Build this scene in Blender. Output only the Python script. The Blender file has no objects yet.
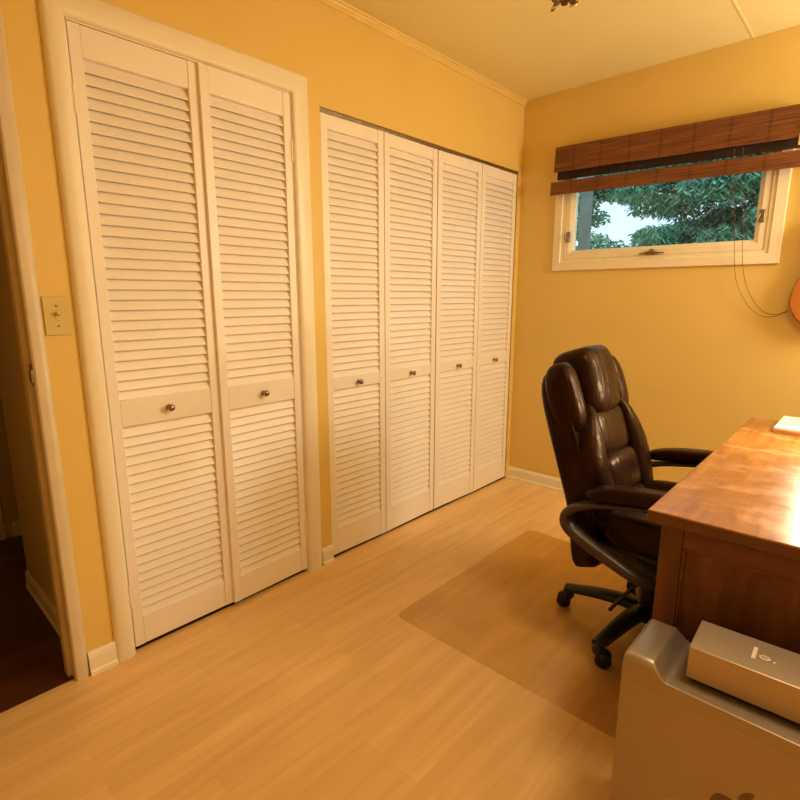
import bpy, bmesh, math, random
from mathutils import Vector, Matrix
random.seed(7)
SC = bpy.context.scene
COL = SC.collection
PI = math.pi
R = math.radians

# ------------------------------------------------------------------ materials
def new_mat(name):
    m = bpy.data.materials.new(name); m.use_nodes = True
    nt = m.node_tree; b = nt.nodes['Principled BSDF']
    return m, nt, b

def N(nt, t, **kw):
    n = nt.nodes.new(t)
    for k, v in kw.items():
        if k in n.inputs: n.inputs[k].default_value = v
        else: setattr(n, k, v)
    return n

def coords(nt, scale=(1, 1, 1), rot=(0, 0, 0), kind='Object'):
    tc = N(nt, 'ShaderNodeTexCoord'); mp = N(nt, 'ShaderNodeMapping')
    mp.inputs['Scale'].default_value = scale; mp.inputs['Rotation'].default_value = rot
    nt.links.new(tc.outputs[kind], mp.inputs['Vector'])
    return mp.outputs['Vector']

def ramp(nt, fac, stops):
    r = N(nt, 'ShaderNodeValToRGB')
    e = r.color_ramp.elements
    while len(e) < len(stops): e.new(0.5)
    for el, (p, c) in zip(e, stops):
        el.position = p; el.color = (*c, 1)
    nt.links.new(fac, r.inputs['Fac'])
    return r.outputs['Color']

def bump(nt, b, height, strength=.1, dist=.01):
    bp = N(nt, 'ShaderNodeBump', Strength=strength, Distance=dist)
    nt.links.new(height, bp.inputs['Height']); nt.links.new(bp.outputs['Normal'], b.inputs['Normal'])

def plain(name, col, rough=.5, metal=0., var=.06, nscale=8., bstr=0., bscale=60., spec=.5, coat=0.):
    m, nt, b = new_mat(name)
    v = coords(nt)
    n = N(nt, 'ShaderNodeTexNoise', Scale=nscale, Detail=4.)
    nt.links.new(v, n.inputs['Vector'])
    lo = tuple(c * (1 - var) for c in col); hi = tuple(min(1, c * (1 + var)) for c in col)
    nt.links.new(ramp(nt, n.outputs['Fac'], [(.3, lo), (.7, hi)]), b.inputs['Base Color'])
    b.inputs['Roughness'].default_value = rough; b.inputs['Metallic'].default_value = metal
    b.inputs['Specular IOR Level'].default_value = spec
    b.inputs['Coat Weight'].default_value = coat
    if bstr:
        n2 = N(nt, 'ShaderNodeTexNoise', Scale=bscale, Detail=3.)
        nt.links.new(v, n2.inputs['Vector']); bump(nt, b, n2.outputs['Fac'], bstr)
    return m

M = {}
M['wall'] = plain('ochre_wall_paint', (.765, .570, .192), .55, var=.03, nscale=1.5, bstr=.05, bscale=90)
M['ceiling'] = plain('cream_ceiling_paint', (.84, .75, .42), .7, var=.03, nscale=1.2, bstr=.08, bscale=60)
M['crown'] = plain('ochre_crown_paint', (.80, .63, .25), .4, var=.03)
M['white'] = plain('white_trim_paint', (.85, .79, .67), .35, var=.02, nscale=5)
M['door'] = plain('white_door_paint', (.87, .82, .785), .38, var=.02, nscale=6)
M['window_white'] = plain('window_vinyl', (.86, .77, .58), .3, var=.02)
M['plate'] = plain('ivory_plastic', (.66, .54, .24), .35, var=.01)
M['jamb'] = plain('worn_offwhite_paint', (.66, .57, .43), .4, var=.05, nscale=9)
M['brass'] = plain('satin_nickel', (.34, .26, .18), .32, 1., var=.08)
M['steel'] = plain('worn_steel', (.34, .28, .21), .38, 1., var=.15, nscale=30)
M['black'] = plain('black_plastic', (.018, .014, .011), .38, var=.2, bstr=.03)
M['rubber'] = plain('black_rubber', (.012, .011, .010), .6, var=.2)
M['armframe'] = plain('dark_bronze_plastic', (.075, .048, .026), .34, .0, var=.15)
M['alu'] = plain('anodised_aluminium', (.43, .365, .30), .36, .65, var=.03, nscale=3, bstr=.03, bscale=400)
M['alu_box'] = plain('box_aluminium', (.55, .46, .37), .42, .6, var=.03, nscale=3, bstr=.03, bscale=300)
M['emblem'] = plain('grey_emblem', (.20, .14, .10), .3, .6, var=.05)
M['mark'] = plain('pale_print', (.82, .74, .66), .5, var=.1, nscale=300)
M['paper'] = plain('white_paper', (.95, .90, .82), .6, var=.01)
M['padboard'] = plain('tan_card', (.62, .32, .14), .6, var=.08)
M['bronze'] = plain('aged_bronze', (.20, .11, .06), .4, .7, var=.3, nscale=40)
M['crystal'] = plain('pale_glass_bead', (.85, .70, .50), .08, .0, var=.05)
M['guitar_top'] = plain('orange_spruce', (.46, .17, .032), .35, var=.1, nscale=4, coat=.15)
M['guitar_side'] = plain('brown_binding', (.26, .11, .035), .35, var=.1)
M['cord'] = plain('brown_cord', (.16, .085, .035), .8, var=.2)
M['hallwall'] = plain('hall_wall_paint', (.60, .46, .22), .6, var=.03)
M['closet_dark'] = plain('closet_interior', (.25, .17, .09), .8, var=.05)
M['bark'] = plain('grey_bark', (.20, .19, .17), .9, var=.3, nscale=12, bstr=.3, bscale=30)
M['post'] = plain('grey_post', (.23, .24, .22), .7, var=.12, nscale=10)
M['ground'] = plain('outdoor_grass', (.10, .16, .07), .9, var=.3, nscale=5)
M['shed'] = plain('pale_blue_siding', (.45, .58, .66), .7, var=.05)

def leather():
    m, nt, b = new_mat('brown_leather')
    v = coords(nt)
    n = N(nt, 'ShaderNodeTexNoise', Scale=9., Detail=5.); nt.links.new(v, n.inputs['Vector'])
    nt.links.new(ramp(nt, n.outputs['Fac'], [(.3, (.017, .0062, .0026)), (.7, (.032, .0118, .0050))]), b.inputs['Base Color'])
    b.inputs['Roughness'].default_value = .30
    b.inputs['Specular IOR Level'].default_value = .24; b.inputs['Specular Tint'].default_value = (1., .62, .34, 1)
    vo = N(nt, 'ShaderNodeTexVoronoi', Scale=260.); nt.links.new(v, vo.inputs['Vector'])
    v2 = coords(nt, (1.2, 2.2, .5))
    n2 = N(nt, 'ShaderNodeTexNoise', Scale=11., Detail=3., Distortion=1.2); nt.links.new(v2, n2.inputs['Vector'])
    b1 = N(nt, 'ShaderNodeBump', Strength=.08, Distance=.002); nt.links.new(vo.outputs['Distance'], b1.inputs['Height'])
    b2 = N(nt, 'ShaderNodeBump', Strength=.45, Distance=.012); nt.links.new(n2.outputs['Fac'], b2.inputs['Height'])
    nt.links.new(b1.outputs['Normal'], b2.inputs['Normal']); nt.links.new(b2.outputs['Normal'], b.inputs['Normal'])
    return m
M['leather'] = leather()

def laminate(name, c1, c2, c3, width, length, rough, along='Y', grain=.5):
    m, nt, b = new_mat(name)
    rot = (0, 0, R(90)) if along == 'Y' else (0, 0, 0)
    v = coords(nt, (1, 1, 1), rot)
    br = N(nt, 'ShaderNodeTexBrick', Scale=1.0)
    br.offset = .37; br.offset_frequency = 2
    br.inputs['Brick Width'].default_value = length; br.inputs['Row Height'].default_value = width
    br.inputs['Mortar Size'].default_value = .0004; br.inputs['Mortar Smooth'].default_value = .3
    br.inputs['Color1'].default_value = (*c1, 1); br.inputs['Color2'].default_value = (*c2, 1); br.inputs['Mortar'].default_value = (*c3, 1)
    nt.links.new(v, br.inputs['Vector'])
    v2 = coords(nt, (20, 1.6, 1) if along == 'Y' else (1.6, 20, 1))
    n = N(nt, 'ShaderNodeTexNoise', Scale=1.6, Detail=6., Distortion=.6); nt.links.new(v2, n.inputs['Vector'])
    g = ramp(nt, n.outputs['Fac'], [(.3, (1 - .26 * grain, 1 - .32 * grain, 1 - .40 * grain)), (.72, (1., 1., 1.))])
    mx = N(nt, 'ShaderNodeMix', data_type='RGBA', blend_type='MULTIPLY')
    mx.inputs[0].default_value = 1.
    nt.links.new(br.outputs['Color'], mx.inputs[6]); nt.links.new(g, mx.inputs[7])
    nt.links.new(mx.outputs[2], b.inputs['Base Color'])
    b.inputs['Roughness'].default_value = rough
    return m
M['floor'] = laminate('maple_laminate', (.92, .645, .315), (.84, .575, .27), (.76, .51, .23), .068, .56, .36)
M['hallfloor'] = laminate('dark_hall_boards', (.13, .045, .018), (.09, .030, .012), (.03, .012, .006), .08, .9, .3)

def wood(name, c_lo, c_mid, c_hi, axis, rough=.3, coat=.25, scratch=True):
    m, nt, b = new_mat(name)
    sc = {'X': (1.5, 14, 14), 'Y': (14, 1.5, 14), 'Z': (14, 14, 1.2)}[axis]
    v = coords(nt, sc)
    n = N(nt, 'ShaderNodeTexNoise', Scale=1.6, Detail=7., Distortion=1.4); nt.links.new(v, n.inputs['Vector'])
    col = ramp(nt, n.outputs['Fac'], [(.25, c_lo), (.5, c_mid), (.78, c_hi)])
    if scratch:
        v2 = coords(nt, (3, 5, 3))
        n2 = N(nt, 'ShaderNodeTexNoise', Scale=2.6, Detail=8., Roughness=.7); nt.links.new(v2, n2.inputs['Vector'])
        s = ramp(nt, n2.outputs['Fac'], [(.50, (0, 0, 0)), (.72, ((.6,)*3 if axis == 'Y' else (.14,)*3))])
        mx = N(nt, 'ShaderNodeMix', data_type='RGBA'); mx.inputs[7].default_value = (.62, .36, .17, 1)
        nt.links.new(s, mx.inputs[0]); nt.links.new(col, mx.inputs[6]); col = mx.outputs[2]
        rr = ramp(nt, n2.outputs['Fac'], [(.3, (rough,) * 3), (.8, (rough + .22,) * 3)])
        nt.links.new(rr, b.inputs['Roughness'])
    else:
        b.inputs['Roughness'].default_value = rough
    if axis == 'Y':  # slab edges darkened by normal: their lack of light put into the colour
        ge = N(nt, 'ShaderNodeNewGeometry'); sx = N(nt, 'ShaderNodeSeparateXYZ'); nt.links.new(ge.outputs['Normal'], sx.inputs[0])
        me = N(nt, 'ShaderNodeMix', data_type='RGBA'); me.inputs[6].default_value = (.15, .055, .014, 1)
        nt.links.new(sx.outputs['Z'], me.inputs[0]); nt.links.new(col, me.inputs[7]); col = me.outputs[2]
    nt.links.new(col, b.inputs['Base Color'])
    b.inputs['Coat Weight'].default_value = coat; b.inputs['Coat Roughness'].default_value = .25
    bump(nt, b, n.outputs['Fac'], .06, .004)
    return m
M['desk_top'] = wood('orange_oak_top', (.22, .082, .016), (.31, .128, .028), (.39, .175, .046), 'Y', .26, .35)
M['desk_side'] = wood('orange_oak_side', (.115, .040, .010), (.165, .060, .015), (.22, .082, .021), 'Z', .42, .1)  # side and rail: the top's oak with its shadow side painted darker
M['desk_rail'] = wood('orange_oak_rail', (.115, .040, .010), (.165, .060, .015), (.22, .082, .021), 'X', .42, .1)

def bamboo():
    m, nt, b = new_mat('bamboo_slats')
    v = coords(nt, (1, 1, 1))
    w = N(nt, 'ShaderNodeTexWave', Scale=52., Distortion=.6, Detail=2.); w.bands_direction = 'Z'
    nt.links.new(v, w.inputs['Vector'])
    v2 = coords(nt, (3, 3, 90))
    n = N(nt, 'ShaderNodeTexNoise', Scale=1.5, Detail=4.); nt.links.new(v2, n.inputs['Vector'])
    c = ramp(nt, n.outputs['Fac'], [(.3, (.15, .050, .014)), (.7, (.32, .125, .036))])
    c2 = ramp(nt, w.outputs['Fac'], [(.0, (.55, .5, .5)), (.45, (1, 1, 1))])
    mx = N(nt, 'ShaderNodeMix', data_type='RGBA', blend_type='MULTIPLY'); mx.inputs[0].default_value = 1.
    nt.links.new(c, mx.inputs[6]); nt.links.new(c2, mx.inputs[7])
    w2 = N(nt, 'ShaderNodeTexWave', Scale=2.0, Distortion=.0); w2.bands_direction = 'X'
    nt.links.new(v, w2.inputs['Vector'])
    c3 = ramp(nt, w2.outputs['Fac'], [(.0, (.72, .68, .64)), (.03, (1, 1, 1))])
    mx2 = N(nt, 'ShaderNodeMix', data_type='RGBA', blend_type='MULTIPLY'); mx2.inputs[0].default_value = 1.
    nt.links.new(mx.outputs[2], mx2.inputs[6]); nt.links.new(c3, mx2.inputs[7])
    nt.links.new(mx2.outputs[2], b.inputs['Base Color'])
    b.inputs['Roughness'].default_value = .55
    bump(nt, b, w.outputs['Fac'], .4, .003)
    return m
M['bamboo'] = bamboo()
M['bamboo_shaded'] = plain('shadow_tinted_bamboo', (.055, .026, .011), .8, var=.3, nscale=60, bstr=.3, bscale=120)  # same bamboo, recess shadow behind the valance put into its colour

def see_through(name, tint, rough, gloss_min, gloss_max, gcol=(1, 1, 1)):
    m, nt, b = new_mat(name)
    nt.nodes.remove(b)
    out = nt.nodes['Material Output']
    v = coords(nt); n = N(nt, 'ShaderNodeTexNoise', Scale=6., Detail=3.); nt.links.new(v, n.inputs['Vector'])
    col = ramp(nt, n.outputs['Fac'], [(.3, tuple(t * .97 for t in tint)), (.7, tint)])
    t = N(nt, 'ShaderNodeBsdfTransparent'); nt.links.new(col, t.inputs['Color'])
    g = N(nt, 'ShaderNodeBsdfGlossy', Roughness=rough); g.inputs['Color'].default_value = (*gcol, 1)
    lw = N(nt, 'ShaderNodeLayerWeight', Blend=.25)
    mr = N(nt, 'ShaderNodeMapRange'); mr.inputs['To Min'].default_value = gloss_min; mr.inputs['To Max'].default_value = gloss_max
    nt.links.new(lw.outputs['Fresnel'], mr.inputs['Value'])
    mx = N(nt, 'ShaderNodeMixShader')
    nt.links.new(mr.outputs['Result'], mx.inputs['Fac']); nt.links.new(t.outputs[0], mx.inputs[1]); nt.links.new(g.outputs[0], mx.inputs[2])
    nt.links.new(mx.outputs[0], out.inputs['Surface'])
    return m
M['glass'] = see_through('window_glass', (.86, .96, 1.0), .02, .02, .35)
M['matplastic'] = see_through('clear_tan_vinyl', (.98, .935, .82), .3, .012, .14)

def leaf_mat(name, c1, c2):
    m, nt, b = new_mat(name)
    oi = N(nt, 'ShaderNodeNewGeometry')
    nt.links.new(ramp(nt, oi.outputs['Random Per Island'], [(.0, c1), (1., c2)]), b.inputs['Base Color'])
    b.inputs['Roughness'].default_value = .6
    return m
M['leaf_dark'] = leaf_mat('conifer_needles', (.10, .24, .15), (.32, .54, .36))
M['leaf_light'] = leaf_mat('broad_leaves', (.26, .46, .30), (.50, .70, .50))

def perforated():
    m, nt, b = new_mat('perforated_aluminium')
    v = coords(nt, (150, 150, 150))
    vo = N(nt, 'ShaderNodeTexVoronoi', Scale=1.); vo.inputs['Randomness'].default_value = 0.
    nt.links.new(v, vo.inputs['Vector'])
    nt.links.new(ramp(nt, vo.outputs['Distance'], [(.30, (.02, .02, .02)), (.36, (.55, .46, .40))]), b.inputs['Base Color'])
    b.inputs['Metallic'].default_value = .6; b.inputs['Roughness'].default_value = .4
    return m
M['perforated'] = perforated()

# ------------------------------------------------------------------ mesh helpers
class MB:
    def __init__(s): s.bm = bmesh.new()
    def _faces(s, vs, fs):
        v = [s.bm.verts.new(p) for p in vs]
        for f in fs:
            try: s.bm.faces.new([v[i] for i in f])
            except ValueError: pass
        return v
    def box(s, x0, x1, y0, y1, z0, z1, mat=None):
        P = [(x0,y0,z0),(x1,y0,z0),(x1,y1,z0),(x0,y1,z0),(x0,y0,z1),(x1,y0,z1),(x1,y1,z1),(x0,y1,z1)]
        if mat is not None: P = [mat @ Vector(p) for p in P]
        s._faces(P, [(3,2,1,0),(4,5,6,7),(0,1,5,4),(1,2,6,5),(2,3,7,6),(3,0,4,7)])
        return s
    def prism(s, poly, f0, f1):
        """poly: list of 2-D points, f0/f1 map a 2-D point to the two ends"""
        n = len(poly)
        vs = [f0(p) for p in poly] + [f1(p) for p in poly]
        fs = [tuple(range(n))[::-1], tuple(range(n, 2*n))] + [(i, (i+1) % n, n+(i+1) % n, n+i) for i in range(n)]
        s._faces(vs, fs); return s
    def rings(s, rings, closed=True, caps=True, loop=False):
        """list of rings (each a list of points) joined by quads"""
        k = len(rings[0]); vs = [p for r in rings for p in r]; fs = []
        m = len(rings)
        for i in range(m if loop else m-1):
            a = i*k; b = ((i+1) % m)*k
            for j in range(k if closed else k-1):
                j2 = (j+1) % k
                fs.append((a+j, a+j2, b+j2, b+j))
        if caps and not loop:
            fs.append(tuple(range(k))[::-1]); fs.append(tuple(range((m-1)*k, m*k)))
        s._faces(vs, fs); return s
    def tube(s, pts, r, n=8):
        pts = [Vector(p) for p in pts]; rs = r if isinstance(r, (list, tuple)) else [r]*len(pts)
        rings = []; t0 = (pts[1]-pts[0]).normalized()
        nrm = t0.orthogonal().normalized()
        for i, p in enumerate(pts):
            t = (pts[min(i+1, len(pts)-1)] - pts[max(i-1, 0)]).normalized()
            nrm = (nrm - t*nrm.dot(t)).normalized(); bn = t.cross(nrm)
            rings.append([p + (nrm*math.cos(a)+bn*math.sin(a))*rs[i] for a in [2*PI*j/n for j in range(n)]])
        return s.rings(rings)
    def sweep(s, pts, wa, wb, lat, n=16, k=4.):
        """superelliptic section: wa along the lateral axis, wb across"""
        pts = [Vector(p) for p in pts]; lat = Vector(lat).normalized(); rings = []
        A = wa if isinstance(wa, (list, tuple)) else [wa]*len(pts); B = wb if isinstance(wb, (list, tuple)) else [wb]*len(pts)
        for i, p in enumerate(pts):
            t = (pts[min(i+1, len(pts)-1)] - pts[max(i-1, 0)]).normalized()
            l = (lat - t*lat.dot(t)).normalized(); u = t.cross(l)
            ring = []
            for j in range(n):
                a = 2*PI*j/n + PI/n; c, d = math.cos(a), math.sin(a)
                q = (abs(c)**k + abs(d)**k)**(-1/k)
                ring.append(p + l*(c*q*A[i]) + u*(d*q*B[i]))
            rings.append(ring)
        return s.rings(rings)
    def lathe(s, prof, mat=None, n=20):
        """prof: (r, z) pairs"""
        rings = []
        for r, z in prof:
            ring = [Vector((max(r, 1e-5)*math.cos(2*PI*j/n), max(r, 1e-5)*math.sin(2*PI*j/n), z)) for j in range(n)]
            if mat is not None: ring = [mat @ p for p in ring]
            rings.append(ring)
        return s.rings(rings)
    def pillow(s, c, h, k=4., n=10, fn=None):
        """rounded cushion: centre c, half sizes h, exponent k; fn maps a unit point + real point to a new point"""
        tmp = bmesh.new(); bmesh.ops.create_cube(tmp, size=2.)
        bmesh.ops.subdivide_edges(tmp, edges=tmp.edges[:], cuts=n, use_grid_fill=True)
        idx = {}
        for v in tmp.verts:
            p = v.co; l = (abs(p.x)**k+abs(p.y)**k+abs(p.z)**k)**(1/k)
            u = p/l
            q = Vector((c[0]+u.x*h[0], c[1]+u.y*h[1], c[2]+u.z*h[2]))
            if fn: q = Vector(fn(u, q))
            idx[v] = s.bm.verts.new(q)
        for f in tmp.faces: s.bm.faces.new([idx[v] for v in f.verts])
        tmp.free(); return s
    def build(s, name, mat, parent=None, smooth=None, bevel=0., seg=2, bangle=40., loc=None):
        bmesh.ops.recalc_face_normals(s.bm, faces=s.bm.faces[:])
        me = bpy.data.meshes.new(name); s.bm.to_mesh(me); s.bm.free()
        o = bpy.data.objects.new(name, me); COL.objects.link(o)
        me.materials.append(mat)
        if smooth is not None:
            for p in me.polygons: p.use_smooth = True
            me.set_sharp_from_angle(angle=R(smooth))
        if bevel:
            b = o.modifiers.new('bevel', 'BEVEL'); b.width = bevel; b.segments = seg; b.limit_method = 'ANGLE'; b.angle_limit = R(bangle)
            b.harden_normals = False
            for p in me.polygons: p.use_smooth = True
            if smooth is None: me.set_sharp_from_angle(angle=R(45))
        if parent is not None: o.parent = parent
        if loc is not None: o.location = loc
        return o

def tag(o, label, cat, group=None):
    o['label'] = label; o['category'] = cat
    if group: o['group'] = group
    return o
def thing(name, label, cat, loc=(0, 0, 0), rz=0., group=None):
    o = bpy.data.objects.new(name, None); COL.objects.link(o); o.empty_display_size = .1
    o.location = loc; o.rotation_euler = (0, 0, rz)
    return tag(o, label, cat, group)
def struct(o, label=None, cat=None):
    o['kind'] = 'structure'
    if label: o['label'] = label
    if cat: o['category'] = cat
    return o
def catmull(pts, m=8):
    P = [Vector(p) for p in pts]; P = [P[0]*2-P[1]] + P + [P[-1]*2-P[-2]]; out = []
    for i in range(1, len(P)-2):
        for j in range(m):
            t = j/m
            out.append(.5*((2*P[i]) + (P[i+1]-P[i-1])*t + (2*P[i-1]-5*P[i]+4*P[i+1]-P[i+2])*t*t + (3*P[i]-P[i-1]-3*P[i+1]+P[i+2])*t**3))
    out.append(P[-2]); return out

# ------------------------------------------------------------------ room shell
H = 2.447
XR, YF = 3.25, -4.25            # right wall, wall behind the camera
HX = -1.45                      # far hall wall
b = MB(); b.box(-.012, XR, YF, 0, -.05, 0)
struct(b.build('floor', M['floor']), 'pale maple laminate floor of the home office', 'floor')
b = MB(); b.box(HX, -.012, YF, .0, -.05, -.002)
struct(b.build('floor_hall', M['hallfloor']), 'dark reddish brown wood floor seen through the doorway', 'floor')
b = MB(); b.box(HX-.1, XR+.1, YF-.1, .12, H, H+.1)
struct(b.build('ceiling', M['ceiling']), 'pale cream ceiling above the whole room', 'ceiling')

D0, D1 = -3.52, -2.729          # doorway
A0, A1, AZ = -2.547, -1.769, 2.042   # first closet opening
B0, B1, BZ = -1.624, -.040, 2.031    # second closet opening
b = MB()
for y0, y1, z0 in ((YF, D0, 0), (D0, D1, 2.05), (D1, A0, 0), (A0, A1, AZ), (A1, B0, 0), (B0, B1, BZ), (B1, 0, 0)):
    b.box(-.10, 0, y0, y1, z0, H)
struct(b.build('wall_left', M['wall']), 'ochre yellow wall holding the louvered closets', 'wall')

WX0, WX1, WZ0, WZ1 = .312, 1.355, 1.485, 2.02
b = MB()
b.box(HX, WX0, 0, .12, -.05, H); b.box(WX1, XR, 0, .12, -.05, H); b.box(WX0, WX1, 0, .12, -.05, WZ0); b.box(WX0, WX1, 0, .12, WZ1, H)
struct(b.build('wall_back', M['wall']), 'ochre yellow wall with the small high window', 'wall')
b = MB(); b.box(XR, XR+.1, YF, .12, -.05, H); struct(b.build('wall_right', M['wall']))
b = MB(); b.box(HX-.1, XR+.1, YF-.1, YF, -.05, H); struct(b.build('wall_front', M['wall']))
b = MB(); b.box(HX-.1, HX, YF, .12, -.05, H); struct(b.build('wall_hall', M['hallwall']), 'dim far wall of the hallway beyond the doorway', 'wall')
b = MB(); b.box(-.80, -.10, -2.69, -2.62, 0, H); b.box(-.80, -.72, -2.62, 0, 0, H)
struct(b.build('wall_closet', M['hallwall']), 'dim side wall just inside the dark doorway', 'wall')
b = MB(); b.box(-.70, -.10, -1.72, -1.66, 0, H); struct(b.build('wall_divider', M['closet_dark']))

# baseboards
def base_profile(h=.082, t=.014):
    return [(0, 0), (t+.006, 0), (t+.006, .012), (t, .018), (t, h-.02), (t-.004, h-.008), (t-.009, h), (0, h)]
bp = base_profile()
b = MB()
for y0, y1 in ((-2.692, -2.607), (-1.688, B0)):
    b.prism(bp, lambda p, y=y0: (p[0], y, p[1]), lambda p, y=y1: (p[0], y, p[1]))
struct(b.build('baseboard_left', M['white']), 'short white baseboard pieces beside the closet casing', 'baseboard')
b = MB(); b.prism(bp, lambda p: (0, -p[0], p[1]), lambda p: (XR, -p[0], p[1]))
struct(b.build('baseboard_back', M['white']), 'white baseboard along the window wall', 'baseboard')
b = MB(); b.prism(bp, lambda p: (-.80, -2.69-p[0]*.7, p[1]), lambda p: (-.10, -2.69-p[0]*.7, p[1]))
b.prism(bp, lambda p: (HX+p[0], -2.62, p[1]), lambda p: (HX+p[0], 0, p[1]))
struct(b.build('baseboard_hall', M['white']), 'pale baseboard in the dim hallway', 'baseboard')
# crown moulding on the left wall
cp = [(0, -.030), (.004, -.030), (.007, -.027), (.007, -.020), (.010, -.018), (.015, -.012), (.016, -.007), (.022, -.006), (.024, 0), (0, 0)]
b = MB(); b.prism(cp, lambda p: (p[0], YF, H+p[1]), lambda p: (p[0], 0, H+p[1]))
struct(b.build('trim_1', M['crown'], smooth=30), 'beaded ochre moulding where closet wall meets ceiling', 'moulding')
# ceiling seam batten
b = MB(); b.box(1.192, 1.203, YF, 0, H-.0025, H)
struct(b.build('trim_2', M['ceiling'], bevel=.0015), 'thin ceiling seam strip running to the window wall', 'trim')

# closet casing (bullnose, mitred)
def casing(yL, yR, zT, w, wT, wR, t, name, mat, label):
    prof = [(0, 0), (0, t*.45), (w*.06, t*.78), (w*.18, t), (w*.45, t*1.0), (w*.75, t*.92), (w*.92, t*.62), (w, t*.3), (w, 0)]
    kT, kR = wT/w, wR/w
    rings = [[(d, yL-u, 0.) for u, d in prof], [(d, yL-u, zT+u*kT) for u, d in prof], [(d, yR+u*kR, zT+u*kT) for u, d in prof], [(d, yR+u*kR, 0.) for u, d in prof]]
    b = MB(); b.rings(rings)
    return struct(b.build(name, mat, smooth=38), label, 'casing')
casing(A0, A1, AZ, .060, .078, .080, .020, 'trim_3', M['white'], 'wide white rounded casing around the nearer closet')
# lining of the first closet opening
b = MB(); b.box(-.10, .004, A0-.004, A0+.004, 0, AZ); b.box(-.10, .004, A1-.004, A1+.004, 0, AZ); b.box(-.10, .004, A0, A1, AZ-.004, AZ+.004)
struct(b.build('trim_4', M['white']))
b = MB(); b.box(-.075, -.008, B0, B1, BZ-.016, BZ)
struct(b.build('trim_5', M['steel']), 'dark bifold track above the farther closet doors', 'track')
# doorway casing + jamb with stop and strike plate
b = MB()
prof = [(0, -.095), (0, .008), (.005, .012), (.022, .013), (.034, .011), (.040, .006), (.040, 0), (.012, 0), (.012, -.095)]
rings = [[(d, D1-.006+u, 0.) for u, d in prof], [(d, D1-.006+u, 2.044+u) for u, d in prof], [(d, D0+.006-u, 2.044+u) for u, d in prof], [(d, D0+.006-u, 0.) for u, d in prof]]
b.rings(rings); b.box(-.072, -.036, D1-.018, D1-.004, 0, 2.05)
fr = struct(b.build('door_frame', M['jamb'], smooth=35), 'white doorway frame at far left with latch plate', 'door frame')
b = MB(); b.box(-.026, .001, D1-.0085, D1-.005, 1.000, 1.066)
b.box(-.010, .011, D1-.014, D1-.006, 1.012, 1.050)
b.build('strike_plate', M['steel'], fr, bevel=.001)
# hall door casing, far away in the dark
b = MB(); b.box(HX, HX+.018, -2.74, -2.655, 0, 2.08); b.box(HX, HX+.018, -3.6, -2.74, 2.0, 2.08); b.box(HX, HX+.018, -3.6, -3.52, 0, 2.0)
struct(b.build('trim_6', M['white'], bevel=.003), 'pale door casing deep in the dark hallway', 'casing')

# ------------------------------------------------------------------ louvered doors
def leaf_parts(parent, W, z0, z1, rails, stile, th, knob_z, knob_off, name_frame='door_frame', edge=0):
    """leaf in its own axes: y from 0 to W, x towards the room, centre of the board at x=0"""
    zt, zl1, zl0, zb = rails
    b = MB()
    b.box(-th/2, th/2, 0, stile, z0, z1); b.box(-th/2, th/2, W-stile, W, z0, z1)
    for a, c in ((z0, zb), (zl0, zl1), (zt, z1)):
        b.box(-th/2, th/2-.0015, stile, W-stile, a, c)
    if edge: b.box(th/2-.004, th/2+.006, W-.006, W+.016, z0+.004, z1-.004)
    fr = b.build(name_frame, M['door'], parent, bevel=.002)
    host = fr if parent is not None and name_frame == 'door_leaf' else parent
    for a, c in ((zb, zl0), (zl1, zt)):
        n = round((c-a)/.0327); pitch = (c-a)/n
        b = MB()
        t = R(66); dx, dz = math.cos(t), -math.sin(t); nx, nz = math.sin(t), math.cos(t)
        L, T = .0205, .0032
        for i in range(n):
            zc = a + (i+.5)*pitch
            sec = [(-L*dx-T*nx, -L*dz-T*nz), (L*dx-T*nx*.6, L*dz-T*nz*.6), (L*dx+dx*.002, L*dz+dz*.002), (L*dx+T*nx*.6, L*dz+T*nz*.6), (-L*dx+T*nx, -L*dz+T*nz)]
            sec = [(px, max(a-zc, min(c-zc, pz))) for px, pz in sec]
            b.prism(sec, lambda p: (p[0], stile-.002, zc+p[1]), lambda p: (p[0], W-stile+.002, zc+p[1]))
        b.build('louver_panel', M['door'], host)
    b = MB(); mt = Matrix.Translation((th/2, W/2+knob_off, knob_z)) @ Matrix.Rotation(R(90), 4, 'Y')
    b.lathe([(0, -.002), (.010, -.002), (.010, .001), (.0055, .004), (.0045, .010), (.008, .014), (.0118, .018), (.0125, .022), (.011, .026), (.006, .0285), (0, .029)], mt, 18)
    b.build('knob', M['brass'], host, smooth=50)
    return fr

def single_door(name, label, yh, W, sgn, ang, x):
    o = bpy.data.objects.new(name, None); COL.objects.link(o)
    struct(o, label, 'closet door')
    rails = (1.950, .924, .830, .128)
    pv = Vector((x, yh, 0))
    o.location = pv; o.rotation_euler = (0, 0, ang)
    leaf_parts(o, W, .020, 2.037, rails, .034, .030, .877, 0.)
    if sgn < 0:
        for ch in o.children: ch.location.y -= W
    ey = 0. if sgn > 0 else 0.
    for z in (1.83, .22):
        b = MB(); b.lathe([(0, z-.04), (.0055, z-.04), (.0055, z+.04), (0, z+.04)], Matrix.Translation((.015, ey, 0)), 10)
        b.box(.0125, .0160, ey+sgn*.001, ey+sgn*.010, z-.035, z+.035)
        b.build('hinge', M['white'], o, smooth=40)
    return o
single_door('door_1', 'left louvered door of the nearer white closet', -2.5405, .3875, 1, 0., -.012)
single_door('door_2', 'right louvered door of the nearer white closet', -1.7755, .3785, -1, R(1.6), -.010)

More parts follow.
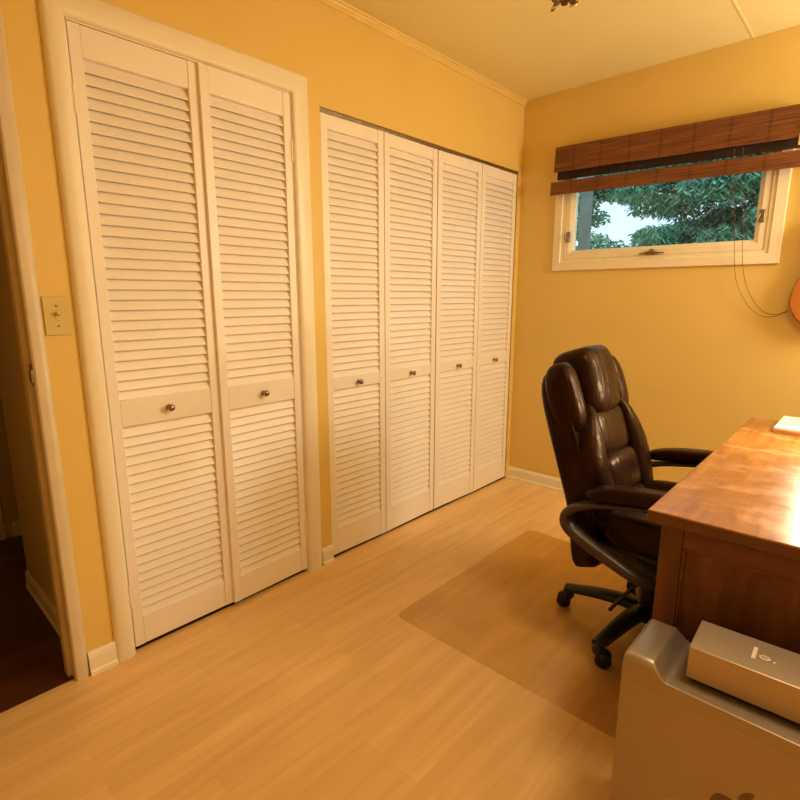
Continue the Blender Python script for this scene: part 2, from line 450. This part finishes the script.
def bifold(name, label, y0, y1, ym, out):
    o = bpy.data.objects.new(name, None); COL.objects.link(o); struct(o, label, 'closet door')
    o.location = (-.020, y0, 0)
    rails = (1.955, .893, .833, .150)
    W1 = ym-y0; W2 = y1-ym
    a1 = math.asin(out/W1); a2 = math.asin(out/W2)
    l1 = leaf_parts(o, W1-.003, .014, 2.013, rails, .036, .028, .859, .004, 'door_leaf')
    l2 = leaf_parts(o, W2-.003, .014, 2.013, rails, .036, .028, .860, -.004, 'door_leaf')
    l1.rotation_euler = (0, 0, -a1)
    l2.location = (out, W1*math.cos(a1)+.001, 0); l2.rotation_euler = (0, 0, a2)
    return o
bifold('door_3', 'left louvered bifold door pair of the farther closet', B0+.006, -.838, -1.246, .007)
bifold('door_4', 'right louvered bifold door pair by the room corner', -.832, B1-.004, -.436, .007)

# ------------------------------------------------------------------ window
win = bpy.data.objects.new('window_1', None); COL.objects.link(win)
struct(win, 'small high awning window with white frame and trees outside', 'window')
def ring_frame(x0, x1, z0, z1, prof, name, mat, parent, sm=35):
    """prof: (inset, y) pairs; inset grows towards the glass"""
    rings = [[(x0+u, y, z0+u) for u, y in prof], [(x1-u, y, z0+u) for u, y in prof], [(x1-u, y, z1-u) for u, y in prof], [(x0+u, y, z1-u) for u, y in prof]]
    b = MB(); b.rings(rings, closed=True, caps=False, loop=True)
    return b.build(name, mat, parent, smooth=sm)
CX0, CX1, CZ0, CZ1 = .250, 1.416, 1.415, 2.088
ring_frame(CX0, CX1, CZ0, CZ1, [(0, 0), (0, -.014), (.003, -.017), (.046, -.019), (.050, -.016), (.052, -.012), (.066, -.012), (.066, .11), (.062, .11), (.062, 0)], 'window_casing', M['window_white'], win)
ring_frame(CX0+.067, CX1-.067, CZ0+.067, CZ1-.067, [(0, -.004), (.004, -.007), (.030, -.007), (.034, -.004), (.052, .012), (.0525, .045), (0, .045)], 'sash', M['window_white'], win)
b = MB(); b.box(CX0+.115, CX1-.115, .026, .030, CZ0+.115, CZ1-.115); b.build('window_pane', M['glass'], win)
def latch(x, z, s):
    b = MB(); b.box(x-.012, x+.012, -.014, -.006, z-.030, z+.030)
    b.sweep(catmull([(x, -.014, z+.012), (x+.004*s, -.030, z+.004), (x+.012*s, -.034, z-.018), (x+.014*s, -.034, z-.028)], 5), .006, .004, (0, 1, 0), 10)
    b.build('latch', M['steel'], win, bevel=.002)
latch(.345, 1.612, 1); latch(1.322, 1.640, -1)
b = MB(); b.lathe([(0, 0), (.016, 0), (.015, .010), (.008, .014), (0, .015)], Matrix.Translation((.835, -.010, 1.500)) @ Matrix.Rotation(R(90), 4, 'X'), 16)
b.sweep(catmull([(.835, -.022, 1.502), (.80, -.030, 1.494), (.775, -.032, 1.488)], 5), .006, .0035, (0, 1, 0), 10)
b.sweep(catmull([(.835, -.022, 1.502), (.87, -.030, 1.494), (.902, -.032, 1.490)], 5), .006, .0035, (0, 1, 0), 10)
b.box(.80, .87, -.012, -.004, 1.487, 1.498)
b.build('window_crank', M['brass'], win, smooth=40)

# bamboo shade
bl = thing('roman_shade', 'dark brown bamboo roman shade drawn up over the window', 'window shade', (.85, -.02, 2.10), 0.)
bl.rotation_euler = (0, R(1.15), 0)
def shade_slab(name, x0, x1, y0, y1, z0, z1, parent=bl, mat='bamboo'):
    b = MB(); b.box(x0, x1, y0, y1, z0, z1)
    return b.build(name, M[mat], parent, bevel=.0035)
shade_slab('head_rail', -.585, .600, -.028, .016, -.030, .000)
shade_slab('valance', -.588, .610, -.054, -.042, -.131, .0075)
for x in (-.584, .604): shade_slab('valance_return', x-.004, x+.004, -.043, .018, -.120, .004)
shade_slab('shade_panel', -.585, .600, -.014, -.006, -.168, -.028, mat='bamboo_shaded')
# folded stack: several loops of bamboo cloth
b = MB()
for k, (ya, yb) in enumerate(((-.058, -.050), (-.048, -.042), (-.040, -.034), (-.032, -.026), (-.024, -.018))):
    dz = .004*k
    b.box(-.600, .612, ya, yb, -.2585+dz, -.188+dz*.4)
b.box(-.600, .612, -.056, -.018, -.192, -.186)
b.build('folded_stack', M['bamboo'], bl, bevel=.002)
for x in (-.40, .0, .33):
    b = MB(); b.tube([(x, -.010, -.03), (x, -.012, -.19)], .0012, 6); b.build('lift_cord', M['cord'], bl)
b = MB(); b.box(.588, .598, -.062, -.046, -.165, -.118); b.lathe([(0, 0), (.006, 0), (.006, .02), (0, .02)], Matrix.Translation((.590, -.055, -.095)), 10)
b.build('cord_cleat', M['plate'], bl, bevel=.002)
cm = bl.matrix_basis.copy(); cm = Matrix.Translation(bl.location) @ Matrix.Rotation(R(1.15), 4, 'Y'); ci = cm.inverted()
for pts in ([(1.190, -.085, 1.95), (1.196, -.085, 1.82), (1.222, -.060, 1.62), (1.240, -.040, 1.414), (1.262, -.032, 1.315), (1.312, -.03, 1.222), (1.366, -.03, 1.172), (1.420, -.028, 1.165), (1.479, -.020, 1.190)],
            [(1.226, -.085, 1.95), (1.232, -.085, 1.82), (1.256, -.060, 1.62), (1.272, -.040, 1.427), (1.298, -.032, 1.316), (1.335, -.03, 1.243), (1.380, -.03, 1.190), (1.430, -.028, 1.175), (1.479, -.020, 1.195)]):
    b = MB(); b.tube([ci @ p for p in catmull(pts, 8)], .0013, 6); b.build('pull_cord', M['cord'], bl, smooth=60)

# ------------------------------------------------------------------ light switch
sw = thing('light_switch', 'ivory toggle light switch on the wall beside the doorway', 'light switch', (0, -2.654, 1.205))
b = MB(); b.box(0, .005, -.036, .036, -.058, .058); b.build('switch_plate', M['plate'], sw, bevel=.003)
b = MB(); b.box(.004, .0065, -.006, .006, -.013, .013); b.box(0, .016, -.0045, .0045, -.004, .006, Matrix.Translation((.004, 0, .002)) @ Matrix.Rotation(R(-25), 4, 'Y'))
b.build('toggle', M['plate'], sw, bevel=.001)
for z in (-.030, .030):
    b = MB(); b.lathe([(0, 0), (.0035, 0), (.003, .002), (0, .0022)], Matrix.Translation((.005, 0, z)) @ Matrix.Rotation(R(90), 4, 'Y'), 10)
    b.build('screw', M['brass'], sw)

# ------------------------------------------------------------------ chair mat
b = MB()
def rrect(x0, x1, y0, y1, r, n=6):
    out = []
    for cx, cy, a0 in ((x1-r, y1-r, 0), (x0+r, y1-r, 90), (x0+r, y0+r, 180), (x1-r, y0+r, 270)):
        for i in range(n+1):
            a = R(a0+90*i/n); out.append((cx+r*math.cos(a), cy+r*math.sin(a)))
    return out
mp_ = rrect(.538, 1.435, -1.742, -.664, .035)
# lip reaching into the knee hole
i1 = max(range(len(mp_)), key=lambda i: mp_[i][0]+mp_[i][1]*.001)
mat_poly = [p for p in mp_]
b.prism(mat_poly, lambda p: (p[0], p[1], .0005), lambda p: (p[0], p[1], .0035))
tag(b.build('chair_mat', M['matplastic']), 'clear tan plastic mat on the floor under the office chair', 'chair mat')

# ------------------------------------------------------------------ office chair
HUB = (1.313, -1.178); CYAW = R(0)
ch = thing('office_chair', 'dark brown leather executive swivel chair pulled up to the desk', 'office chair', (HUB[0], HUB[1], .0035), CYAW)
TH = R(18.5)
BU = Vector((-math.sin(TH), 0, math.cos(TH))); BN = Vector((math.cos(TH), 0, math.sin(TH))); BO = Vector((-.112, 0, .5))
def BF(a, bb, c): return BO + Vector((0, a, 0)) + BU*bb + BN*c
def bpil(name, c, h, k, fn=None, n=12, mat='leather', ex=None):
    b = MB()
    def f(u, q):
        a, bb, cc = q
        if fn: a, bb, cc = fn(u, (a, bb, cc))
        return BF(a, bb, cc)
    b.pillow(c, h, k, n, f)
    return b.build(name, M[mat], ch, smooth=70)
def shell_fn(u, q):
    t = u.y
    w = 1. - .09*max(0, t)**2 - .10*max(0, -t)**2
    k = max(0., .06-q[1])/.25
    return (q[0]*w, q[1], q[2] + .012*(1-t*t) - .008 - .060*k**1.4)
bpil('backrest', (0, .172, -.066), (.252, .378, .058), 6., shell_fn)
bpil('headrest', (0, .472, -.038), (.130, .132, .084), 4.5, lambda u, q: (q[0]*(1-.04*u.y), q[1], q[2]+.012*(1-u.x*u.x)-.010*max(0, -u.y)))
for s in (-1, 1):
    bpil('head_wing', (s*.203, .436, -.034), (.049, .128, .057), 3.0, lambda u, q, s=s: (q[0]-s*.012*max(0, u.y)**2, q[1], q[2]))
    bpil('side_bolster', (s*.200, .175, -.010), (.060, .225, .060), 2.8,
         lambda u, q, s=s: (s*(.200 + (s*q[0]-.200)*(1-.50*max(0, u.y)**1.5-.1*max(0, -u.y)) - .074*max(0, u.y)**1.5 - .02*max(0, -u.y)), q[1]+.0, q[2]))
bpil('back_cushion', (0, .278, -.012), (.140, .092, .040), 4., lambda u, q: (q[0], q[1], q[2]+.006*(1-u.x*u.x)))
bpil('back_cushion', (0, .118, -.006), (.138, .082, .046), 4., lambda u, q: (q[0], q[1], q[2]+.006*(1-u.x*u.x)))
bpil('back_cushion', (0, -.020, .0), (.135, .070, .050), 4.)
# welt lines running along both shell edges
for s in (-1, 1):
    b = MB()
    pts = []
    for i in range(20):
        t = -.45 + 1.38*i/19
        pts.append(BF(s*.249*(1-.09*max(0, t)**2-.10*max(0, -t)**2), .172+.378*t, -.024+.012*(1-t*t)))
    b.tube(pts, .005, 6); b.build('welt', M['leather'], ch, smooth=60)
# seat
b = MB(); b.pillow((.115, 0, .468), (.255, .250, .058), 5., 12, lambda u, q: (q[0], q[1], q[2]-.03*max(0, u.x)**3*(1 if u.z < 2 else 0) + .012*abs(u.y)**3*(u.z > 0)))
b.build('seat', M['leather'], ch, smooth=70)
b = MB(); b.pillow((.075, 0, .378), (.240, .225, .050), 7., 8); b.build('seat_base', M['black'], ch, smooth=60)
for s in (-1, 1):
    b = MB(); b.pillow((.12, s*.205, .505), (.235, .045, .040), 3.2, 10); b.build('seat_bolster', M['leather'], ch, smooth=70)
# arms
for s in (-1, 1):
    y = s*.295
    path = [(.19, y, .622), (.08, y, .614), (-.05, y, .592), (-.13, y, .570), (-.188, y, .542), (-.210, y, .505), (-.190, y, .468), (-.120, y, .430), (-.04, y, .398), (.035, y*.985, .368), (.09, y*.90, .354), (.12, y*.68, .356)]
    pts = catmull(path, 6); n = len(pts)
    b = MB(); b.sweep(pts, [.024 + .004*math.sin(PI*i/n) for i in range(n)], [.009+.012*max(0., math.sin(PI*min(1, max(0, i/n*1.25-.25)))) for i in range(n)], (0, 1, 0), 14, 3.)
    fr = b.build('armrest', M['armframe'], ch, smooth=60)
    b = MB(); b.pillow((.040, y, .642), (.180, .036, .026), 3.6, 10, lambda u, q: (q[0], q[1], q[2]-.014*u.x*u.x+.016*u.x))
    b.build('arm_pad', M['leather'], fr, smooth=70)
# mechanism, lever, column
b = MB(); b.box(-.08, .16, -.09, .09, .300, .345); b.box(-.03, .05, -.045, .045, .262, .302); b.build('tilt_mechanism', M['black'], ch, bevel=.006)
b = MB(); b.tube(catmull([(.03, -.09, .325), (.030, -.17, .318), (.014, -.210, .296), (-.018, -.232, .250), (-.054, -.245, .190)], 6), .0065, 8); b.build('height_lever', M['black'], ch, smooth=60)
b = MB(); b.lathe([(0, .06), (.036, .06), (.040, .10), (.036, .125), (.029, .13), (.029, .21), (.018, .212), (.018, .305), (0, .305)], None, 24); b.build('gas_column', M['black'], ch, smooth=40)
# five star base
for a in (186, 258, 330, 42, 114):
    ca = R(a)-CYAW; d = Vector((math.cos(ca), math.sin(ca), 0)); lat = Vector((-d.y, d.x, 0))
    pts = [d*.02+Vector((0, 0, .104)), d*.10+Vector((0, 0, .108)), d*.19+Vector((0, 0, .100)), d*.26+Vector((0, 0, .088)), d*.310+Vector((0, 0, .080))]
    pts = catmull(pts, 4); n = len(pts)
    b = MB(); b.sweep(pts, [.036-.014*i/n for i in range(n)], [.022-.010*i/n for i in range(n)], lat, 14, 3.)
    leg = b.build('base_leg', M['black'], ch, smooth=50)
    ctr = d*.298
    ra = R({186: 200, 258: 20, 330: 30, 42: 15, 114: 195}[a])-CYAW
    ax = Vector((-math.sin(ra), math.cos(ra), 0)); fw = Vector((math.cos(ra), math.sin(ra), 0))
    off = fw*.016
    b = MB()
    for s in (-1, 1):
        mt = Matrix.Translation(ctr+off+ax*(s*.008)+Vector((0, 0, .0275))) @ ax.to_track_quat('Z', 'Y').to_matrix().to_4x4()
        prof = [(0, 0), (.0275, 0), (.0275, .012), (.022, .016), (.010, .0165), (.008, .018), (0, .018)]
        if s < 0: prof = [(r, -z) for r, z in prof]
        b.lathe(prof, mt, 20)
    b.build('caster', M['rubber'], leg, smooth=40)
    b = MB(); b.lathe([(0, .046), (.022, .046), (.024, .058), (.020, .070), (.010, .084), (0, .085)], Matrix.Translation(ctr), 18)
    b.sweep([ctr+off-fw*.02+Vector((0, 0, .052)), ctr+off+Vector((0, 0, .060)), ctr+off+fw*.022+Vector((0, 0, .046))], .007, .004, ax, 10)
    b.build('caster_hood', M['black'], leg, smooth=50)

# ------------------------------------------------------------------ desk
dk = thing('desk', 'orange brown wooden pedestal desk with worn scratched top', 'desk', (1.482, -1.874, 0))
T = Matrix.Translation((-1.482, 1.874, 0))
def L(x, y, z): return (x-1.482, y+1.874, z)
top_poly = [(1.471, -1.844), (2.236, -1.830), (2.226, -.514), (1.464, -.521)]
b = MB(); b.prism(top_poly, lambda p: L(p[0], p[1], .729), lambda p: L(p[0], p[1], .760))
b.build('desktop', M['desk_top'], dk, bevel=.004, seg=3)
# near end: framed panel facing the camera; the body follows the slight skew of the top
def xl(y): return 1.508 - (y+1.85)*.053   # left body face
YN = -1.820
def slab(x0, x1, y0, y1, z0, z1, b=None):
    b = b or MB(); b.box(x0-1.482, x1-1.482, y0+1.874, y1+1.874, z0, z1); return b
XE = 2.205
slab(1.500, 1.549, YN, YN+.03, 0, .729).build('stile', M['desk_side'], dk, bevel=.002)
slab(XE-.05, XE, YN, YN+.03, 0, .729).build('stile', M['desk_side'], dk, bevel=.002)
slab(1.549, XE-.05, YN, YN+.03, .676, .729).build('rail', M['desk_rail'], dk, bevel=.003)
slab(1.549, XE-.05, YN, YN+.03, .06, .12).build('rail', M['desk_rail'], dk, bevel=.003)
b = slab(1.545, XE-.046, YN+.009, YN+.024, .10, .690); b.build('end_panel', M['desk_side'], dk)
b = MB()
for (x0, x1, z0, z1) in ((1.549, XE-.05, .669, .676), (1.549, 1.556, .12, .676), (XE-.057, XE-.05, .12, .676)):
    slab(x0, x1, YN+.003, YN+.014, z0, z1, b)
b.build('panel_bead', M['desk_rail'], dk, bevel=.002)
# pedestals
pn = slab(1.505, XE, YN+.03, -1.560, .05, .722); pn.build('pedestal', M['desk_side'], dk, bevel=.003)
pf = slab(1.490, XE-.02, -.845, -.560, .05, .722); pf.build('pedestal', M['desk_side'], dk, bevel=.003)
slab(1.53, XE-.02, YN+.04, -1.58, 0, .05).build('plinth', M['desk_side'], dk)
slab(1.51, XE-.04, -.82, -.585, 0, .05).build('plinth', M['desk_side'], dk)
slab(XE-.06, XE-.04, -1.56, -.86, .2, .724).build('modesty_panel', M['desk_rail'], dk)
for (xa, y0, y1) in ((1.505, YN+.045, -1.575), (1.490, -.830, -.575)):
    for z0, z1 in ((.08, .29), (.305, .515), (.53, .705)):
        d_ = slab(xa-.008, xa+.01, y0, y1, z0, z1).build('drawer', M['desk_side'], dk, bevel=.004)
        b = MB(); b.lathe([(0, 0), (.008, 0), (.007, .010), (.014, .017), (.013, .024), (0, .027)], Matrix.Translation(L(xa-.008, (y0+y1)/2, (z0+z1)/2)) @ Matrix.Rotation(R(-90), 4, 'Y'), 14)
        b.build('drawer_knob', M['desk_rail'], d_, smooth=50)

# notepad
pd = thing('notepad', 'thick white paper pad lying on the desk near its far edge', 'notepad', (1.700, -.640, .760), R(0))
b = MB(); b.box(-.128, .128, -.128, .128, 0, .0135); b.build('pad_backing', M['padboard'], pd, bevel=.001)
b = MB(); b.box(-.127, .127, -.127, .127, .0136, .021); b.build('paper_sheets', M['paper'], pd, bevel=.001)

# ------------------------------------------------------------------ computer tower
TX, TY0, TY1 = 1.513, -2.057, -1.877
tw = thing('computer_tower', 'silver aluminium computer tower with handles standing beside the desk', 'computer', (TX, TY0, 0))
TL, HT, LO = .475, .511, .4805
W_ = TY1-TY0
def hand(x):
    """height of the top edge and corner radius at x from the nearer end"""
    R0 = .011
    if x < R0: return HT-R0+math.sqrt(max(0, R0*R0-(R0-x)**2)), .018
    if x < .056: return HT, .018
    if x > .092: return LO, .003
    t = (x-.056)/.036; sm = 1-(1-t**1.5)**2.3
    return HT-(HT-LO)*sm, .018-.015*min(1., sm*1.1)
xs = [R0_*.011 for R0_ in (0, .03, .10, .22, .38, .58, .8, 1.)] + [.036, .056] + [.056+.036*i/20 for i in range(1, 21)] + [.12]
sect = []
for x in xs + [TL-x for x in xs[::-1]]:
    z, r = hand(min(x, TL-x)); ring = [(x, W_-.002, .018), (x, .002, .018)]
    for cy, a0 in ((r, 180), (W_-r, 90)):
        for i in range(7):
            a = R(a0-90*i/6); ring.append((x, cy+r*math.cos(a), z-r+r*math.sin(a)))
    ring[2] = (x, ring[2][1], ring[2][2])
    sect.append(ring)
b = MB(); b.rings(sect); b.build('case_shell', M['alu'], tw, smooth=40)
b = MB(); b.prism([(.012, .030), (.012, .455), (TL-.012, .455), (TL-.012, .030)], lambda p: (p[0], -.0006, p[1]), lambda p: (p[0], .012, p[1]))
side = b.build('side_panel', M['alu'], tw, bevel=.001)
for x in (.03, TL-.03-.05):
    b = MB(); b.box(x, x+.05, .02, W_-.02, 0, .020); b.build('foot', M['alu'], tw, bevel=.004)
b = MB(); b.box(-.0012, .004, .02, W_-.02, .04, .46); b.build('front_grille', M['perforated'], tw)
# emblem on the side panel: fruit outline with a bite and a leaf
def bez(p0, p1, p2, p3, n=7):
    return [tuple((1-t)**3*a+3*(1-t)**2*t*b_+3*(1-t)*t*t*c+t**3*d for a, b_, c, d in zip(p0, p1, p2, p3)) for t in [i/n for i in range(n)]]
body = bez((0, .40), (-.10, .40), (-.16, .46), (-.25, .46)) + bez((-.25, .46), (-.42, .46), (-.50, .30), (-.50, .12)) + bez((-.50, .12), (-.50, -.20), (-.32, -.52), (-.19, -.52)) \
     + bez((-.19, -.52), (-.12, -.52), (-.08, -.48), (0, -.48)) + bez((0, -.48), (.08, -.48), (.12, -.52), (.19, -.52)) + bez((.19, -.52), (.30, -.52), (.42, -.34), (.47, -.20)) \
     + bez((.47, -.20), (.26, -.10), (.26, .20), (.44, .32)) + bez((.44, .32), (.38, .42), (.30, .46), (.22, .46)) + bez((.22, .46), (.13, .46), (.08, .40), (0, .40))
leaf = bez((-.05, .52), (-.05, .68), (.07, .80), (.19, .82), 8) + bez((.19, .82), (.20, .66), (.08, .52), (-.05, .52), 8)
b = MB(); EW, ECX, ECZ = .100, 1.752-TX, .256
for poly in (body, leaf):
    b.prism(poly, lambda p: (ECX+p[0]*EW, -.0011, ECZ+p[1]*EW), lambda p: (ECX+p[0]*EW, .0002, ECZ+p[1]*EW))
b.build('emblem', M['emblem'], side)

# external drive on top of the tower
dv = thing('external_drive', 'silver aluminium box lying on top of the computer tower', 'drive', (1.627, -2.018, LO), R(2.2))
b = MB(); b.box(0, .215, 0, .118, .009, .080); b.build('drive_case', M['alu_box'], dv, bevel=.0022, seg=3)
b = MB(); b.box(.012, .205, .010, .108, 0, .009); b.build('rubber_base', M['rubber'], dv)
b = MB()
zt = .0801
b.box(.101, .108, .042, .085, zt, zt+.0004)
def bars(x, y, w, h, t):
    b.box(x, x+w, y, y+t, zt, zt+.0004); b.box(x, x+w, y+h-t, y+h, zt, zt+.0004)
    b.box(x, x+t, y, y+h, zt, zt+.0004); b.box(x+w-t, x+w, y, y+h, zt, zt+.0004)
    for k in range(1, 4): b.box(x+w*k/4-t*.3, x+w*k/4+t*.3, y+t, y+h*.62, zt, zt+.0004)
bars(.113, .050, .019, .015, .003)
b.box(.136, .140, .0505, .0550, zt, zt+.0004)
b.build('printed_mark', M['mark'], dv)

# ------------------------------------------------------------------ guitar on the window wall
gt = thing('guitar', 'small orange acoustic guitar hanging on the wall right of the window', 'guitar', (1.628, 0., 1.262))
def gout(sc=1.):
    pts = [(0, -.150), (-.085, -.128), (-.135, -.065), (-.143, .0), (-.126, .070), (-.094, .130), (-.082, .175), (-.094, .225), (-.104, .275), (-.090, .325), (-.045, .352), (0, .358)]
    l = catmull([(x, y, 0) for x, y in pts], 5)
    l = [(p.x*sc, p.y*sc + (1-sc)*.1) for p in l]
    return l + [(-x, y) for x, y in l[::-1]][1:-1]
b = MB(); b.prism(gout(), lambda p: (p[0], -.0005, p[1]), lambda p: (p[0], -.066, p[1])); b.build('body_sides', M['guitar_side'], gt, smooth=40)
b = MB(); b.prism(gout(.985), lambda p: (p[0], -.066, p[1]), lambda p: (p[0], -.070, p[1])); b.build('soundboard', M['guitar_top'], gt, smooth=40, bevel=.0015)
b = MB(); b.lathe([(0, 0), (.042, 0), (.042, .001), (0, .001)], Matrix.Translation((0, -.070, .155)) @ Matrix.Rotation(R(90), 4, 'X'), 28); b.build('sound_hole', M['black'], gt)
b = MB(); b.box(-.022, .022, -.082, -.050, .20, .74); b.build('neck', M['guitar_side'], gt, bevel=.004)
b = MB(); b.box(-.030, .030, -.076, -.058, .74, .88); b.build('headstock', M['guitar_side'], gt, bevel=.004)
b = MB(); b.box(-.055, .055, -.080, -.070, -.045, -.028); b.build('bridge', M['guitar_side'], gt, bevel=.002)

# ------------------------------------------------------------------ pendant
pl = thing('pendant_light', 'brown metal leaf tip of a lamp hanging from the ceiling', 'pendant lamp', (1.062, -1.610, 0))
b = MB(); b.lathe([(0, H), (.055, H), (.050, H-.018), (.012, H-.030), (.008, H-.032), (.008, 2.17), (.03, 2.155), (.034, 2.14), (.02, 2.125), (.012, 2.10), (.016, 2.09), (0, 2.075)], None, 18); b.build('canopy_rod', M['bronze'], pl, smooth=40)
for k in range(7):
    a = 2*PI*k/7+.3; d = Vector((math.cos(a), math.sin(a), 0)); lat = Vector((-d.y, d.x, 0))
    ln = .040 if k % 2 else .032
    pts = [d*.004+Vector((0, 0, 2.10)), d*ln*.4+Vector((0, 0, 2.078)), d*ln*.75+Vector((0, 0, 2.066)), d*ln+Vector((0, 0, 2.056+.008*(k % 3))), d*(ln*1.15)+Vector((0, 0, 2.058+.010*(k % 3)))]
    b = MB(); b.sweep(catmull(pts, 4), [.003, .006, .009, .011, .012, .012, .011, .010, .009, .008, .007, .006, .005, .004, .003, .002, .001], .0015, lat, 8, 2.); b.build('leaf', M['bronze'], pl, smooth=60)
for k in range(3):
    a = 2*PI*k/3+1.1
    b = MB(); c = Vector((.030*math.cos(a), .030*math.sin(a), 2.058)); ring = [c+Vector((.009*math.cos(t), .009*math.sin(t), .004*math.sin(t))) for t in [2*PI*i/12 for i in range(13)]]
    b.tube(ring, .0022, 6); b.build('bead_ring', M['crystal'], pl, smooth=60)

# ------------------------------------------------------------------ outdoors
b = MB(); b.box(-14, 12, .3, 22, -.35, -.30)
struct(b.build('ground', M['ground']), 'grass outside the window', 'ground')
def tree(name, label, base, height, trunk_r, clumps, nleaf, leaf, mat, seed, droop=.5, group=None):
    rnd = random.Random(seed)
    t = thing(name, label, 'tree', (base[0], base[1], -.30), 0., group)
    b = MB(); b.tube([(0, 0, 0), (.03, 0, height*.35), (-.03, .02, height*.7), (0, 0, height)], [trunk_r, trunk_r*.8, trunk_r*.5, trunk_r*.15], 8)
    for c, r in clumps:
        z0 = max(.3, c[2]-r[2]*.4)
        b.tube([(0, 0, min(height*.95, z0)), (c[0]*.5, c[1]*.5, z0+.1), (c[0]*.9, c[1]*.9, c[2])], [trunk_r*.35, trunk_r*.25, .008], 6)
    b.build('trunk', M['bark'], t, smooth=60)
    b = MB()
    for c, r in clumps:
        for i in range(nleaf):
            while True:
                p = Vector((rnd.uniform(-1, 1), rnd.uniform(-1, 1), rnd.uniform(-1, 1)))
                if p.length < 1: break
            p = Vector((c[0]+p.x*r[0], c[1]+p.y*r[1], c[2]+p.z*r[2]))
            az = rnd.uniform(0, 2*PI); d = Vector((math.cos(az), math.sin(az), -droop+rnd.uniform(-.4, .4))).normalized()
            w = d.cross(Vector((rnd.uniform(-1, 1), rnd.uniform(-1, 1), rnd.uniform(-1, 1)))).normalized()
            l = leaf[0]*rnd.uniform(.6, 1.3); q = leaf[1]*rnd.uniform(.6, 1.3)
            b._faces([p, p+d*l*.5+w*q, p+d*l, p+d*l*.5-w*q], [(0, 1, 2, 3)])
    b.build('foliage', mat, t)
    return t
rc = random.Random(3)
con = []
for k in range(90):
    x = rc.uniform(-2.15, .1); z = rc.uniform(1.7, 3.9)
    con.append(((x, rc.uniform(-.5, .5), z), (.34, .26, .17)))
tree('conifer_tree', 'dark green drooping evergreen tree outside the window', (.95, 5.5), 5.2, .14, con, 420, (.12, .013), M['leaf_dark'], 5, .8)
lt = []
for k in range(34): lt.append(((rc.uniform(-.3, 1.15), rc.uniform(-.4, .4), rc.uniform(3.28, 3.95)), (.28, .25, .15)))
for k in range(9): lt.append(((rc.uniform(-.35, .22), rc.uniform(-.4, .4), rc.uniform(2.6, 3.3)), (.20, .2, .16)))
tree('leafy_tree', 'pale green leafy tree at the left of the window view', (-2.55, 6.6), 4.6, .08, lt, 230, (.10, .022), M['leaf_light'], 9, .4)
hd = [((rc.uniform(-1.3, 1.6), rc.uniform(-.2, .2), rc.uniform(1.7, 2.82)), (.30, .25, .15)) for k in range(60)]
t = tree('hedge_shrub', 'low hedge of pale leaves along the bottom of the window view', (-2.4, 8.2), 1.4, .06, hd, 170, (.10, .026), M['leaf_light'], 12, .2)
t['category'] = 'hedge'
b = MB(); b.box(-.045, .045, -.04, .04, 0, 3.6)
tag(b.build('porch_post', M['post'], None, bevel=.006, loc=(-.455, 2.0, -.30)), 'grey post outside at the left edge of the window', 'post')

# ------------------------------------------------------------------ light
def point(name, loc, power, col, r):
    l = bpy.data.lights.new(name, 'POINT'); l.energy = power; l.color = col; l.shadow_soft_size = r
    o = bpy.data.objects.new(name, l); o.location = loc; COL.objects.link(o); return o
def area(name, loc, target, power, col, sx, sy=None, spread=180):
    l = bpy.data.lights.new(name, 'AREA'); l.energy = power; l.color = col; l.shape = 'DISK' if sy is None else 'RECTANGLE'; l.size = sx; l.spread = R(spread)
    if sy: l.size_y = sy
    o = bpy.data.objects.new(name, l); o.location = loc; COL.objects.link(o)
    o.rotation_euler = (Vector(target)-Vector(loc)).to_track_quat('-Z', 'Y').to_euler(); return o
WARM = (1., .97, .83); WARMER = (1., .86, .60)
point('floor_lamp_bulb', (2.50, -.44, 1.72), 60, WARM, .26)
area('overhead_fill', (1.95, -1.75, 2.20), (1.88, -1.75, 0), 11.5, WARMER, .35)  # unseen fill added to brighten the floor and tower top
area('desk_lamp_bulb', (1.765, -.80, 1.03), (1.74, -1.35, .76), 5., (1., .90, .66), .09)

w = bpy.data.worlds.new('world'); SC.world = w; w.use_nodes = True
bg = w.node_tree.nodes['Background']; bg.inputs['Color'].default_value = (.80, .93, 1., 1); bg.inputs['Strength'].default_value = 1.4

# ------------------------------------------------------------------ camera
cam = bpy.data.cameras.new('camera'); co = bpy.data.objects.new('camera', cam); COL.objects.link(co)
cam.sensor_fit = 'HORIZONTAL'; cam.sensor_width = 36.; cam.lens = 36.*521.9/800.
cam.clip_start = .02
yaw, pitch = .7484, .1974
fw = Vector((-math.sin(yaw)*math.cos(pitch), math.cos(yaw)*math.cos(pitch), -math.sin(pitch)))
rt = Vector((math.cos(yaw), math.sin(yaw), 0)); up = rt.cross(fw)
m = Matrix((rt, up, -fw)).transposed().to_4x4(); m.translation = (1.83893, -3.11734, 1.265)
co.matrix_world = m
SC.camera = co

SC.view_settings.view_transform = 'Standard'
SC.view_settings.look = 'None'
SC.view_settings.exposure = .13
SC.view_settings.gamma = .90
SC.cycles.use_denoising = True
SC.cycles.max_bounces = 10; SC.cycles.diffuse_bounces = 6; SC.cycles.transparent_max_bounces = 12
SC.cycles.caustics_reflective = False; SC.cycles.caustics_refractive = False
SC.cycles.sample_clamp_indirect = 4.
